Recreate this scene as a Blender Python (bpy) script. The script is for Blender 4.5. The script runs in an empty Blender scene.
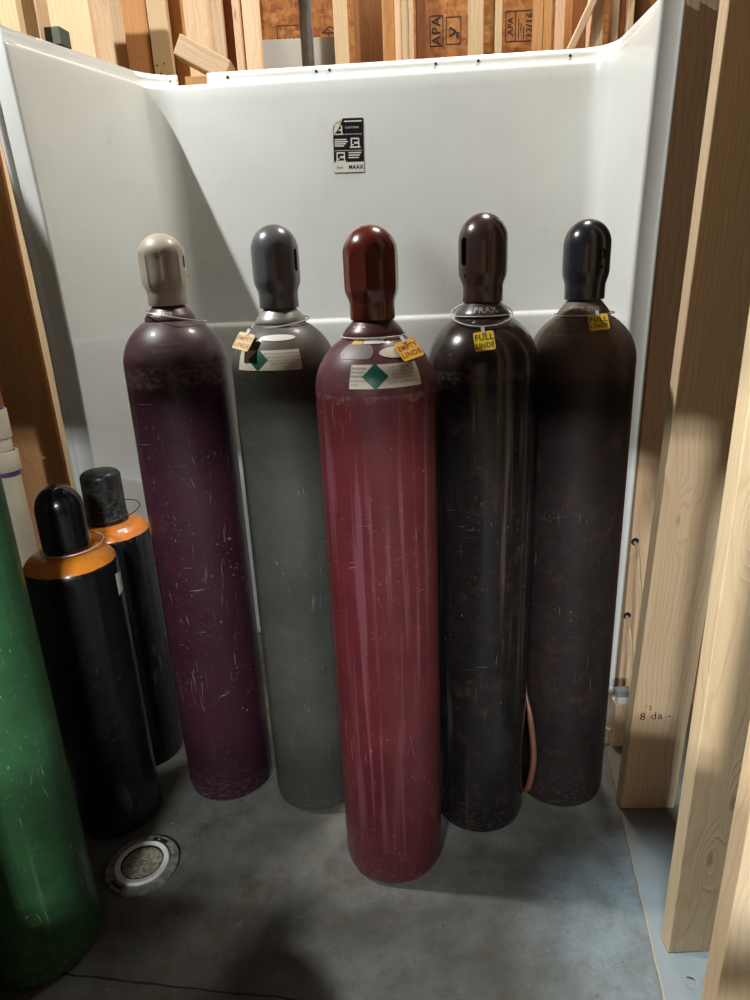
import bpy, bmesh, math, random
from math import sin, cos, pi, radians, sqrt, atan2, hypot
from mathutils import Vector, Matrix
random.seed(7)
scn = bpy.context.scene
COL = scn.collection

# ------------------------------------------------------------------ helpers
def s2l(c):
    return tuple((v/12.92 if v <= 0.04045 else ((v+0.055)/1.055)**2.4) for v in (x/255 for x in c)) + (1,)

class MB:
    """collects geometry for ONE mesh object"""
    def __init__(self):
        self.v = []; self.f = []; self.uv = {}
    def add(self, vs, fs):
        o = len(self.v); self.v += [tuple(p) for p in vs]
        self.f += [tuple(i+o for i in f) for f in fs]; return o
    def box(self, x0, x1, y0, y1, z0, z1, M=None):
        vs = [Vector(p) for p in ((x0,y0,z0),(x1,y0,z0),(x1,y1,z0),(x0,y1,z0),(x0,y0,z1),(x1,y0,z1),(x1,y1,z1),(x0,y1,z1))]
        if M: vs = [M @ p for p in vs]
        self.add(vs, [(0,3,2,1),(4,5,6,7),(0,1,5,4),(1,2,6,5),(2,3,7,6),(3,0,4,7)])
    def lathe(self, prof, n=64, cx=0, cy=0, th0=0.0, rfun=None):
        """prof: list (r,z); a quad grid with u = theta, v = z"""
        base = len(self.v); R = len(prof)
        for (r, z) in prof:
            for i in range(n):
                t = th0 + 2*pi*i/n
                q = rfun(r, z, t) if rfun else r
                self.v.append((cx+q*cos(t), cy+q*sin(t), z))
        for j in range(R-1):
            for i in range(n):
                a = base+j*n+i; b = base+j*n+(i+1) % n; c = b+n; d = a+n
                if prof[j][0] < 1e-6 and prof[j+1][0] < 1e-6: continue
                self.uv[len(self.f)] = [(i/n, prof[j][1]), ((i+1)/n, prof[j][1]), ((i+1)/n, prof[j+1][1]), (i/n, prof[j+1][1])]
                self.f.append((a, b, c, d))
    def tube(self, pts, r, n=10, closed=False, cap=True):
        pts = [Vector(p) for p in pts]; N = len(pts); base = len(self.v); up = None
        for k, p in enumerate(pts):
            if closed: t = (pts[(k+1) % N]-pts[k-1]).normalized()
            else: t = (pts[min(k+1, N-1)]-pts[max(k-1, 0)]).normalized()
            if up is None:
                a = Vector((0,0,1)) if abs(t.z) < .9 else Vector((1,0,0))
                up = (a - t*a.dot(t)).normalized()
            else: up = (up - t*up.dot(t)).normalized()
            s = t.cross(up); rr = r[k] if isinstance(r, (list, tuple)) else r
            for i in range(n):
                w = 2*pi*i/n; self.v.append(tuple(p + up*(rr*cos(w)) + s*(rr*sin(w))))
        for k in range(N if closed else N-1):
            k2 = (k+1) % N
            for i in range(n):
                self.f.append((base+k*n+i, base+k*n+(i+1) % n, base+k2*n+(i+1) % n, base+k2*n+i))
        if cap and not closed:
            self.f.append(tuple(base+i for i in range(n))[::-1]); self.f.append(tuple(base+(N-1)*n+i for i in range(n)))
    def build(self, name, m, parent=None, smooth=True, bevel=0, loc=None, rot=None, sharp=35):
        me = bpy.data.meshes.new(name); me.from_pydata(self.v, [], self.f)
        if self.uv:
            ul = me.uv_layers.new(name='UVMap')
            for p in me.polygons:
                q = self.uv.get(p.index)
                if q:
                    for k, li in enumerate(p.loop_indices): ul.data[li].uv = q[k]
        bm = bmesh.new(); bm.from_mesh(me)
        bmesh.ops.remove_doubles(bm, verts=bm.verts, dist=1e-6)
        bmesh.ops.recalc_face_normals(bm, faces=bm.faces)
        if bevel: bmesh.ops.bevel(bm, geom=list(bm.edges), offset=bevel, segments=2, affect='EDGES', profile=.5)
        bm.to_mesh(me); bm.free()
        if smooth:
            for p in me.polygons: p.use_smooth = True
            me.set_sharp_from_angle(angle=radians(sharp))
        me.materials.append(m)
        o = bpy.data.objects.new(name, me); COL.objects.link(o)
        if parent: o.parent = parent
        if loc: o.location = loc
        if rot: o.rotation_euler = rot
        return o

def tag(o, label=None, cat=None, group=None, kind=None):
    if label: o['label'] = label
    if cat: o['category'] = cat
    if group: o['group'] = group
    if kind: o['kind'] = kind
    return o

def empty(name, loc, label, cat, group=None, rot=(0,0,0)):
    o = bpy.data.objects.new(name, None); COL.objects.link(o)
    o.location = loc; o.rotation_euler = rot; o.empty_display_size = .05
    return tag(o, label, cat, group)

def text_geo(s, size, align='CENTER', bold=0.0):
    cu = bpy.data.curves.new('t', 'FONT'); cu.body = s; cu.size = size
    cu.space_character = 1.12; cu.align_x = align; cu.align_y = 'CENTER'; cu.offset = bold; cu.resolution_u = 2
    o = bpy.data.objects.new('t', cu); COL.objects.link(o)
    bpy.context.view_layer.update()
    me = bpy.data.meshes.new_from_object(o.evaluated_get(bpy.context.evaluated_depsgraph_get()))
    vs = [v.co.copy() for v in me.vertices]; fs = [tuple(p.vertices) for p in me.polygons]
    bpy.data.objects.remove(o); bpy.data.meshes.remove(me); bpy.data.curves.remove(cu)
    return vs, fs

# ------------------------------------------------------------------ materials
class NT:
    def __init__(self, name, rough=.5, metal=0, coat=0, spec=.5):
        self.m = bpy.data.materials.new(name); self.m.use_nodes = True
        self.t = self.m.node_tree; self.b = self.t.nodes['Principled BSDF']
        self.b.inputs['Roughness'].default_value = rough; self.b.inputs['Metallic'].default_value = metal
        self.b.inputs['Coat Weight'].default_value = coat; self.b.inputs['Specular IOR Level'].default_value = spec
        self.b.inputs['Coat Roughness'].default_value = .12
    def n(self, typ, **k):
        n = self.t.nodes.new(typ)
        for a, v in k.items():
            if a.startswith('i_'):
                key = a[2:]; key = int(key) if key.isdigit() else key.replace('_', ' ')
                if hasattr(v, 'node') or isinstance(v, bpy.types.NodeSocket): self.t.links.new(v, n.inputs[key])
                else: n.inputs[key].default_value = v
            else: setattr(n, a, v)
        return n
    def link(self, a, b): self.t.links.new(a, b)
    def mix(self, fac, a, b, mode='MIX'):
        n = self.t.nodes.new('ShaderNodeMix'); n.data_type = 'RGBA'; n.blend_type = mode
        for s, v in ((n.inputs[0], fac), (n.inputs[6], a), (n.inputs[7], b)):
            if isinstance(v, bpy.types.NodeSocket): self.link(v, s)
            else: s.default_value = v
        return n.outputs[2]
    def math(self, op, a, b=0.0, c=None, clamp=False):
        n = self.t.nodes.new('ShaderNodeMath'); n.operation = op; n.use_clamp = clamp
        for k, v in enumerate((a, b, c)):
            if v is None: continue
            if isinstance(v, bpy.types.NodeSocket): self.link(v, n.inputs[k])
            else: n.inputs[k].default_value = v
        return n.outputs[0]
    def ramp(self, fac, stops, interp='LINEAR'):
        n = self.t.nodes.new('ShaderNodeValToRGB'); n.color_ramp.interpolation = interp
        e = n.color_ramp.elements
        while len(e) > 1: e.remove(e[-1])
        for k, (p, c) in enumerate(stops):
            x = e[0] if k == 0 else e.new(p)
            x.position = p; x.color = c if not isinstance(c, (int, float)) else (c, c, c, 1)
        self.link(fac, n.inputs[0]); return n.outputs[0]
    def noise(self, vec, scale, detail=3, rough=.55, dist=0.0):
        n = self.n('ShaderNodeTexNoise', i_Scale=scale, i_Detail=detail, i_Roughness=rough, i_Distortion=dist)
        if vec is not None: self.link(vec, n.inputs['Vector'])
        return n.outputs['Fac']
    def mapping(self, vec, scale=(1,1,1), loc=(0,0,0), rot=(0,0,0)):
        n = self.n('ShaderNodeMapping'); n.inputs['Scale'].default_value = scale
        n.inputs['Location'].default_value = loc; n.inputs['Rotation'].default_value = rot
        self.link(vec, n.inputs['Vector']); return n.outputs[0]
    def coord(self, which='Object'):
        return self.n('ShaderNodeTexCoord').outputs[which]
    def col(self, v):
        s = self.b.inputs['Base Color']
        if isinstance(v, bpy.types.NodeSocket): self.link(v, s)
        else: s.default_value = v
    def bump(self, h, strength=.3, dist=.002):
        n = self.n('ShaderNodeBump', i_Strength=strength, i_Distance=dist); self.link(h, n.inputs['Height'])
        self.link(n.outputs[0], self.b.inputs['Normal'])

def plain(name, c, rough=.5, metal=0, coat=0, var=.12, scale=30):
    t = NT(name, rough, metal, coat); a = s2l(c)
    f = t.noise(t.coord(), scale, 4)
    t.col(t.mix(f, tuple(x*(1-var) for x in a[:3])+(1,), tuple(min(1, x*(1+var)) for x in a[:3])+(1,)))
    return t.m

def wood(name, light, dark, rough=.72, knots=1.0, streak=1.0):
    t = NT(name, rough, 0, 0, .35)
    oi = t.n('ShaderNodeObjectInfo'); rnd = oi.outputs['Random']
    off = t.n('ShaderNodeCombineXYZ'); 
    t.link(t.math('MULTIPLY', rnd, 17.3), off.inputs[0]); t.link(t.math('MULTIPLY', rnd, 9.1), off.inputs[1]); t.link(t.math('MULTIPLY', rnd, 31.7), off.inputs[2])
    va = t.n('ShaderNodeVectorMath', operation='ADD'); t.link(t.coord(), va.inputs[0]); t.link(off.outputs[0], va.inputs[1])
    P = va.outputs[0]
    # knots: sparse stretched cells
    vk = t.n('ShaderNodeTexVoronoi', i_Scale=1.0, i_Randomness=1.0); t.link(t.mapping(P, (9, 9, 2.6)), vk.inputs['Vector'])
    kd = vk.outputs['Distance']
    kf = t.ramp(kd, [(0.0, 1), (.035, .9), (.07, .0)])
    warp = t.ramp(kd, [(0.0, 1), (.28, 0)])
    lowd = t.noise(t.mapping(P, (6, 6, 1.1)), 1.0, 3)
    lv = t.math('ADD', t.math('MULTIPLY', lowd, 2.2), t.math('MULTIPLY', warp, .6))
    # growth rings seen as long cathedral lines
    sep = t.n('ShaderNodeSeparateXYZ'); t.link(t.mapping(P, (62, 62, 1.0)), sep.inputs[0])
    ph = t.math('ADD', t.math('ADD', sep.outputs[0], t.math('MULTIPLY', sep.outputs[1], .83)), t.math('MULTIPLY', lv, 6.0))
    ring = t.math('FRACT', ph)
    ringc = t.ramp(ring, [(0, 0), (.55, .25), (.86, 1), (1, 0)])
    fine = t.noise(t.mapping(P, (220, 220, 5)), 1.0, 4, .6)
    big = t.noise(t.mapping(P, (9, 9, .9)), 1.0, 3)
    L = s2l(light); D = s2l(dark)
    c = t.mix(t.math('MULTIPLY', ringc, .42*streak), L, D)
    c = t.mix(t.math('MULTIPLY', t.ramp(fine, [(.35, 0), (.75, 1)]), .35), c, D)
    c = t.mix(t.ramp(big, [(.35, 0), (.7, .35)]), c, tuple(x*y for x, y in zip(L[:3], (1.0, .8, .62)))+(1,))
    c = t.mix(t.math('MULTIPLY', kf, .75*knots), c, s2l((92, 52, 26)))
    v = t.math('ADD', t.math('MULTIPLY', rnd, .3), .86)
    hs = t.n('ShaderNodeHueSaturation'); t.link(v, hs.inputs['Value']); t.link(c, hs.inputs['Color'])
    t.link(t.math('ADD', t.math('MULTIPLY', rnd, -.018), .508), hs.inputs['Hue'])
    t.col(hs.outputs[0]); t.bump(t.math('ADD', fine, ringc), .25, .0012)
    return t.m

def osb(name, tint=(1,1,1)):
    t = NT(name, .7, 0, 0, .3); P = t.coord()
    v1 = t.n('ShaderNodeTexVoronoi', i_Scale=1.0); t.link(t.mapping(P, (60, 30, 30), rot=(0, .5, 0)), v1.inputs['Vector'])
    v2 = t.n('ShaderNodeTexVoronoi', i_Scale=1.0); t.link(t.mapping(P, (34, 30, 70), rot=(0, -.6, .3)), v2.inputs['Vector'])
    f = t.math('MULTIPLY', t.math('ADD', v1.outputs['Color'], v2.outputs['Color']), .5)
    g = t.noise(t.mapping(P, (160, 60, 30), rot=(0, .5, 0)), 1, 3)
    f = t.math('ADD', f, t.math('MULTIPLY', t.math('SUBTRACT', g, .5), .5))
    mul = lambda c: tuple(x*y for x, y in zip(s2l(c)[:3], tint))+(1,)
    t.col(t.ramp(f, [(.15, mul((140, 88, 44))), (.42, mul((172, 116, 62))), (.65, mul((188, 134, 76))), (.9, mul((206, 158, 98)))]))
    t.bump(f, .4, .002); return t.m

def paint(name, c, rough=.38, coat=.2, seed=0.0, scr=1.0, scr_col=(165, 155, 150), drip=0.0, drip_col=(150, 95, 105), dirt=.4, dirt_col=(30, 24, 22),
          split=None, split_col=None, split_w=.004, soft=0.0, band=None, band_col=(80, 66, 60), metal=0.0, rust=0.0):
    """old sprayed enamel on steel: blotchy colour, thin scratches, chips and wear; u = turn fraction, v = height in m"""
    t = NT(name, rough, metal, coat, .32)
    uv = t.coord('UV'); A = s2l(c)
    U = t.mapping(uv, (.74, 1, 1), (seed*3.1, seed*1.7, seed))        # metres on the skin
    obj = t.mapping(t.coord(), (1,1,1), (seed*2.3, seed*5.1, seed*.7))
    blot = t.noise(obj, 9, 5, .6)
    base = t.mix(t.ramp(blot, [(.3, 0), (.75, 1)]), tuple(x*.78 for x in A[:3])+(1,), tuple(min(1, x*1.22) for x in A[:3])+(1,))
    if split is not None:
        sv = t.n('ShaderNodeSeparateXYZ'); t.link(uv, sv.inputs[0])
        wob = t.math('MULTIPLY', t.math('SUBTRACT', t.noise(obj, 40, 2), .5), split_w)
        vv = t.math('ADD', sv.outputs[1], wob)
        f = t.math('GREATER_THAN', vv, split) if not soft else t.ramp(t.math('DIVIDE', t.math('SUBTRACT', vv, split), soft), [(0, 0), (1, 1)])  # hard split: two-tone paint; soft split: light on the shoulder put into the colour
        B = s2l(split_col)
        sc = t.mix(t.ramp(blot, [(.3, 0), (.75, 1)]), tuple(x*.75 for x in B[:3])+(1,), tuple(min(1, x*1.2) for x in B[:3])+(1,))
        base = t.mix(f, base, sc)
    if rust:
        rf = t.ramp(t.noise(obj, 14, 6, .65), [(.56, 0), (.7, rust)])
        base = t.mix(rf, base, s2l((58, 34, 25)))
    sd = t.noise(obj, 26, 6, .7)
    base = t.mix(t.ramp(sd, [(.5, 0), (.75, dirt)]), base, s2l(dirt_col))
    if drip:
        d1 = t.noise(t.mapping(U, (58, 1.6, 1), (seed, 0, 0)), 1, 2)
        d2 = t.noise(t.mapping(U, (9, 2.2, 1), (0, seed, 0)), 1, 2)
        df = t.math('MULTIPLY', t.ramp(d1, [(.57, 0), (.66, 1)]), t.ramp(d2, [(.42, 0), (.6, drip)]))
        base = t.mix(df, base, s2l(drip_col))
    masks = []
    for k, (ang, sx, sy, th, fq) in enumerate(((.03, 320, 11, .705, 5), (1.52, 330, 16, .725, 7), (-.12, 300, 16, .72, 6), (1.3, 340, 18, .74, 8))):
        w = t.mapping(U, (1,1,1), (k*1.3+seed, k*.7, 0), (0, 0, ang))
        wv = t.n('ShaderNodeVectorMath', operation='ADD'); nz = t.n('ShaderNodeTexNoise', i_Scale=9.0, i_Detail=2.0); t.link(U, nz.inputs['Vector'])
        ns = t.n('ShaderNodeVectorMath', operation='SCALE', i_Scale=.018); t.link(nz.outputs['Color'], ns.inputs[0]); t.link(w, wv.inputs[0]); t.link(ns.outputs[0], wv.inputs[1])
        a = t.noise(t.mapping(wv.outputs[0], (sx, sy, 1)), 1, 1, .4)
        b = t.noise(t.mapping(U, (fq, fq, 1), (k*4.1, seed*2, 0)), 1, 2)
        masks.append(t.math('MULTIPLY', t.ramp(a, [(th, 0), (th+.03, 1)]), t.ramp(b, [(.52, 0), (.66, 1)])))
    chips = t.math('MULTIPLY', t.ramp(t.noise(t.mapping(U, (120, 70, 1)), 1, 3, .6), [(.66, 0), (.69, 1)]), t.ramp(t.noise(t.mapping(U, (11, 8, 1)), 1, 2), [(.5, 0), (.62, 1)]))
    # scuffed foot ring and fine specks of grit all over
    sf = t.n('ShaderNodeSeparateXYZ'); t.link(uv, sf.inputs[0])
    foot = t.ramp(sf.outputs[1], [(0.0, 1), (.05, .55), (.16, 0)])
    foot = t.math('MULTIPLY', foot, t.ramp(t.noise(t.mapping(U, (70, 150, 1), (seed, 0, 0), (0, 0, .4)), 1, 4, .7), [(.5, 0), (.62, .55)]))
    grit = t.ramp(t.noise(obj, 190, 2, .5), [(.66, 0), (.72, .25)])
    chips = t.math('MAXIMUM', t.math('MAXIMUM', chips, foot), grit)
    m = chips
    for q in masks: m = t.math('MAXIMUM', m, q)
    m = t.math('MULTIPLY', m, .8*scr, clamp=True)
    base = t.mix(m, base, s2l(scr_col))
    if band:
        sv2 = t.n('ShaderNodeSeparateXYZ'); t.link(uv, sv2.inputs[0])
        z0, z1, s = band
        wn = t.noise(t.mapping(U, (34, 50, 1)), 1, 4, .7)
        bz = t.math('ADD', sv2.outputs[1], t.math('MULTIPLY', t.math('SUBTRACT', wn, .5), .05))
        bf = t.math('MULTIPLY', t.math('GREATER_THAN', bz, z0), t.math('LESS_THAN', sv2.outputs[1], z1))
        bf = t.math('MULTIPLY', bf, t.ramp(t.noise(t.mapping(U, (90, 120, 1)), 1, 4, .7), [(.4, 0), (.6, s)]))
        base = t.mix(bf, base, s2l(band_col))
    t.col(base)
    t.link(t.math('ADD', t.math('MULTIPLY', m, .3), t.math('ADD', rough-.08, t.math('MULTIPLY', sd, .22))), t.b.inputs['Roughness'])
    t.bump(t.math('ADD', t.math('MULTIPLY', m, -.6), t.math('MULTIPLY', t.noise(obj, 60, 4, .6), .35)), .22, .0015)
    return t.m

def concrete(name):
    t = NT(name, .62, 0, 0, .4); P = t.coord()
    a = t.noise(P, 2.1, 6, .62, .4); b = t.noise(P, 11, 6, .65); c = t.noise(P, 130, 4, .6)
    col = t.ramp(a, [(.34, s2l((60, 58, 52))), (.5, s2l((98, 97, 91))), (.72, s2l((128, 128, 121)))])
    col = t.mix(t.ramp(b, [(.45, 0), (.7, .75)]), col, s2l((72, 64, 50)))
    col = t.mix(t.ramp(c, [(.35, .25), (.65, 0)]), col, s2l((60, 58, 54)))
    pits = t.ramp(t.noise(P, 60, 2, .5), [(.70, 0), (.735, 1)])
    col = t.mix(t.math('MULTIPLY', pits, .6), col, s2l((45, 44, 42)))
    wht = t.ramp(t.noise(t.mapping(P, (18, 26, 1), rot=(0, 0, .5)), 1, 4, .7), [(.66, 0), (.74, .5)])
    col = t.mix(wht, col, s2l((140, 140, 134)))
    t.col(col); t.link(t.ramp(b, [(.3, .5), (.7, .75)]), t.b.inputs['Roughness'])
    t.bump(t.math('ADD', c, t.math('MULTIPLY', pits, -1.0)), .2, .002); return t.m

def gelcoat(name):
    t = NT(name, .3, 0, .3, .45); P = t.coord()
    a = t.noise(P, 3, 5, .6); b = t.noise(t.mapping(P, (30, 30, 3)), 1, 4, .65)
    col = t.mix(t.ramp(a, [(.35, 0), (.7, 1)]), s2l((224, 226, 221)), s2l((232, 234, 230)))
    col = t.mix(t.ramp(b, [(.6, 0), (.8, .3)]), col, s2l((203, 198, 184)))
    sc = t.ramp(t.noise(t.mapping(P, (16, 16, 12)), 1, 7, .75), [(.66, 0), (.75, .35)])
    col = t.mix(sc, col, s2l((186, 180, 168)))
    t.col(col); t.link(t.ramp(a, [(.3, .26), (.7, .4)]), t.b.inputs['Roughness'])
    t.bump(t.noise(P, 4, 2), .06, .02); return t.m

M_floor = concrete('concrete')
M_sill = plain('sill_grey', (118, 115, 108), .6, var=.15, scale=20)
M_lip = plain('sill_edge_tan', (150, 128, 104), .7)
M_white = gelcoat('white_gelcoat')
M_fir = wood('fir_board', (232, 202, 168), (190, 148, 110))
M_pale = wood('pale_board', (240, 213, 172), (212, 174, 130), knots=.6)
M_orange = wood('orange_board', (220, 168, 112), (176, 122, 70), knots=.8)
M_brown = wood('brown_board', (158, 106, 66), (116, 72, 42), knots=.5)
M_osb = osb('osb_sheet')
M_osbshade = osb('osb_sheet_shade', (.72, .60, .50))  # same board tinted down, shade behind the studs put into the colour
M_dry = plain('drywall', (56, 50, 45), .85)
M_drywhite = plain('white_drywall', (184, 180, 168), .7, var=.04)
M_ink = plain('black_ink', (46, 27, 18), .8)
M_black = plain('sticker_black', (22, 22, 26), .35)
M_paper = plain('sticker_white', (222, 218, 206), .45, var=.05)
M_papertan = plain('sticker_cream', (204, 194, 176), .5, var=.1)
M_greenlab = plain('diamond_green', (18, 84, 68), .4)
M_print = plain('print_grey', (92, 82, 76), .7)
M_tagy = plain('tag_yellow', (232, 190, 46), .45, var=.08)
M_tagorange = plain('tag_amber', (226, 168, 36), .45, var=.08)
M_tagpale = plain('tag_faded', (222, 182, 96), .5, var=.12)
M_tgreen = plain('ink_green', (24, 82, 30), .6)
M_tred = plain('ink_red', (138, 36, 22), .6)
M_wire = plain('wire_steel', (206, 204, 198), .35, .25)
M_wiredark = plain('wire_dark', (70, 64, 60), .45, .7)
M_worn = plain('worn_stamp', (168, 158, 150), .45, .2)
M_tape = plain('tape_grey', (190, 186, 180), .5)
M_galv = NT('galvanised', .45, .25)
M_galv.col(M_galv.ramp(M_galv.noise(M_galv.mapping(M_galv.coord(), (40, 40, 14)), 1, 4), [(.3, s2l((92, 98, 106))), (.7, s2l((160, 166, 172)))])); M_galv = M_galv.m
M_pvc = plain('pvc_cream', (214, 202, 176), .4, var=.07)
M_purple = plain('primer_purple', (92, 74, 128), .5)
M_hose = plain('orange_hose', (92, 54, 38), .5)
M_romex = plain('cable_tan', (198, 172, 130), .5)
M_dark = plain('dark_rubber', (24, 22, 22), .6)
M_flangemetal = NT('flange_steel', .36, .35); M_flangemetal.col(M_flangemetal.ramp(M_flangemetal.noise(M_flangemetal.coord(), 60, 5), [(.3, s2l((104, 102, 98))), (.7, s2l((186, 184, 178)))])); M_flangemetal = M_flangemetal.m
M_flangewhite = plain('flange_pvc', (222, 222, 214), .5)
t = NT('dusty_plug', .9); t.col(t.ramp(t.noise(t.coord(), 120, 5, .7), [(.35, s2l((84, 76, 58))), (.6, s2l((176, 172, 150)))])); M_plug = t.m
M_screw = plain('screw_dark', (48, 46, 44), .4, .6)

# ------------------------------------------------------------------ camera
cam = bpy.data.cameras.new('camera'); co = bpy.data.objects.new('camera', cam); COL.objects.link(co)
pit, rol = radians(18.825740116931513), radians(-2.5190755922206673)
F = Vector((0, cos(pit), -sin(pit))); R0 = Vector((1, 0, 0)); U0 = R0.cross(F)
Rt = cos(rol)*R0 + sin(rol)*U0; Up = -sin(rol)*R0 + cos(rol)*U0
Mx = Matrix((Rt, Up, -F)).transposed().to_4x4(); Mx.translation = Vector((0, 0, 1.3688))
co.matrix_world = Mx
cam.sensor_fit = 'VERTICAL'; cam.sensor_height = 24.0; cam.lens = 667.43/1000*24; cam.clip_start = .02
scn.camera = co

# ------------------------------------------------------------------ the setting
def struct(o, label, cat): return tag(o, label, cat, kind='structure')
b = MB(); b.box(-3.2, 3.2, -5, 3.6, -.12, 0)
struct(b.build('floor', M_floor, smooth=False), 'worn grey concrete slab floor under the gas cylinders', 'floor')
# control crack across the slab, a thin ragged dark line
pts = []
for k in range(16):
    x = -.80 + k*.043
    pts.append((x, 1.014-.15*(x+.673) + random.uniform(-.0022, .0022), 0))
b = MB()
for k in range(15):
    (x0, y0, _), (x1, y1, _) = pts[k], pts[k+1]; w0 = .0016+.0012*random.random(); w1 = w0
    b.add([(x0, y0-w0, .0004), (x1, y1-w1, .0004), (x1, y1+w1, .0004), (x0, y0+w0, .0004)], [(0,1,2,3)])
struct(b.build('trim_1', M_dark, smooth=False), 'dark ragged crack crossing the concrete at the bottom of the photo', 'floor crack')
# grey sill strip under the studs on the right; its inner edge runs toward the back
b = MB()
def sx(y): return .523 + (y-.912)*.1878
ys = [-.8, .3, .7, .912, 1.1, 1.3, 1.583, 2.2]
vs = []; fs = []
for y in ys:
    x = sx(y); vs += [(x, y, 0), (x, y, .006), (x+.17, y, .006), (x+.17, y, 0)]
for k in range(len(ys)-1):
    a = 4*k
    for q in range(4): fs.append((a+q, a+(q+1) % 4, a+4+(q+1) % 4, a+4+q))
fs += [(0,1,2,3), (4*len(ys)-1, 4*len(ys)-2, 4*len(ys)-3, 4*len(ys)-4)]
b.add(vs, fs)
struct(b.build('trim_2', M_sill, smooth=False), 'grey sill strip along the floor under the bare studs', 'sill')
b = MB()
b.tube([(sx(y)-.001+random.uniform(-.0015, .0015), y, .003) for y in [.6+.03*k for k in range(38)]], .0032, 6)
struct(b.build('trim_3', M_lip, smooth=True), 'tan sealant lip along the edge of the grey sill strip', 'sill edge')

b = MB(); b.box(-3.2, 3.2, -5, 3.6, 3.4, 3.5)
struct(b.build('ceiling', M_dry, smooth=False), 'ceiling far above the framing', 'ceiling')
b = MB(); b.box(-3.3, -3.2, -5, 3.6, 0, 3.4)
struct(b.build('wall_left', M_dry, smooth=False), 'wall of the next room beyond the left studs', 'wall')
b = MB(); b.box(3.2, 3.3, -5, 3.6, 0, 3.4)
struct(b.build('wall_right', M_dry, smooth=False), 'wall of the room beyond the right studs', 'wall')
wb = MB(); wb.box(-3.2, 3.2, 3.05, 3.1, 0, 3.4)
wb = struct(wb.build('wall_back', M_osbshade, smooth=False), 'oriented strand board sheathing with printed grade stamps behind the framing', 'wall')
# front wall with the wide doorway the photographer stands in, set at a slight angle
RZF = Matrix.Translation((0, -.98, 0)) @ Matrix.Rotation(radians(-12.4), 4, 'Z')
b = MB(); b.box(-3.4, 3.4, -.09, 0, 2.10, 3.4, RZF); b.box(-3.4, -1.35, -.09, 0, 0, 2.10, RZF); b.box(1.6, 3.4, -.09, 0, 0, 2.10, RZF)
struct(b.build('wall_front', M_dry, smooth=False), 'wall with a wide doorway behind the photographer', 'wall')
b = MB(); b.box(.12, 1.65, -.06, -.02, 1.53, 1.60, RZF); b.box(-.50, .12, -.055, -.025, 0, 1.68, RZF); b.box(-1.40, -.50, -.055, -.025, 0, 1.40, RZF)  # unseen half wall and rail, shaped to cut the workshop light low down
struct(b.build('blocker_half_wall', M_fir, smooth=False), 'unseen boarded half wall with a top rail, added behind the photographer to cut light', 'half wall')
b = MB(); b.box(-1.17, -1.155, -.9, 1.93, 0, 2.20)  # unseen board, added to keep the shop light off the lower left
struct(b.build('wall_light_blocker', M_dry, smooth=False), 'unseen board beyond the left studs, added to block the shop light', 'wall')
# ------------------------------------------------------------------ shower surround
sur = empty('shower_surround', (0, 2.1, 0), 'white moulded three-sided shower surround standing behind the gas cylinders', 'shower surround')
SO = Vector((0, 2.1, 0))
def arc(c, r, a0, a1, n): return [(c[0]+r*cos(a0+(a1-a0)*k/n), c[1]+r*sin(a0+(a1-a0)*k/n)) for k in range(n+1)]
def fillet(p0, p1, p2, r, n):
    a = Vector(p0)-Vector(p1); c = Vector(p2)-Vector(p1); a.normalize(); c.normalize()
    ang = a.angle(c); d = r/math.tan(ang/2); mid = (a+c).normalized(); ctr = Vector(p1)+mid*(r/sin(ang/2))
    s = Vector(p1)+a*d; e = Vector(p1)+c*d
    a0 = atan2(s.y-ctr.y, s.x-ctr.x); a1 = atan2(e.y-ctr.y, e.x-ctr.x)
    while a1-a0 > pi: a1 -= 2*pi
    while a1-a0 < -pi: a1 += 2*pi
    return arc(ctr, r, a0, a1, n)
FL = (-.832, 1.925); CL = (-.628, 2.418); CR = (.752, 2.320); FR = (.722, 1.885)
GL = (-.882, 1.940); GR = (.772, 1.891)          # groove between the panel and its front lip
path = []
path += [(-.902, 1.958), (-.902, 1.935)] + fillet((-.902, 1.96), (-.900, 1.925), GL, .006, 3)
path += [GL] + fillet(GL, FL, CL, .009, 5)
def seg(p, q, n): return [(p[0]+(q[0]-p[0])*k/n, p[1]+(q[1]-p[1])*k/n) for k in range(1, n)]
fl = fillet(FL, CL, CR, .085, 12); fr = fillet(CL, CR, FR, .06, 10)
path += seg(path[-1], fl[0], 8) + fl + seg(fl[-1], fr[0], 40) + fr
end = fillet(CR, FR, GR, .009, 5)
path += seg(fr[-1], end[0], 8) + end + [GR] + fillet(GR, (.786, 1.880), (.790, 1.92), .006, 3) + [(.790, 1.915)]
P2 = [Vector(p) for p in path]; NP = len(P2)
nrm = []
for k in range(NP):
    d = (P2[min(k+1, NP-1)]-P2[max(k-1, 0)]).normalized(); nrm.append(Vector((-d.y, d.x)))      # outward (away from the room)
i0 = [k for k, p in enumerate(path) if p == fl[0]][0]; i1 = [k for k, p in enumerate(path) if p == fr[-1]][0]
ja = len([1]); kL = 10; kR = NP-12
zrows = [(0.004, 0, 1), (.02, 0, 1), (.3, 0, 1), (.6, 0, 1), (.9, 0, 1), (1.17, 0, 1), (1.206, 0, 1), (1.211, 0, .93), (1.216, 0, .72), (1.221, 0, .3), (1.224, 0, .05), (1.228, 0, 0), (1.4, 0, 0), (1.6, 0, 0),
         (1.8, 0, 0), (1.90, 0, 0), (1.935, 0, 0), (1.942, .0015, 0), (1.947, .005, 0), (1.950, .010, 0), (1.951, .018, 0), (1.954, .021, 0), (1.968, .0215, 0), (1.984, .0215, 0)]
vs = []; fs = []
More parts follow.
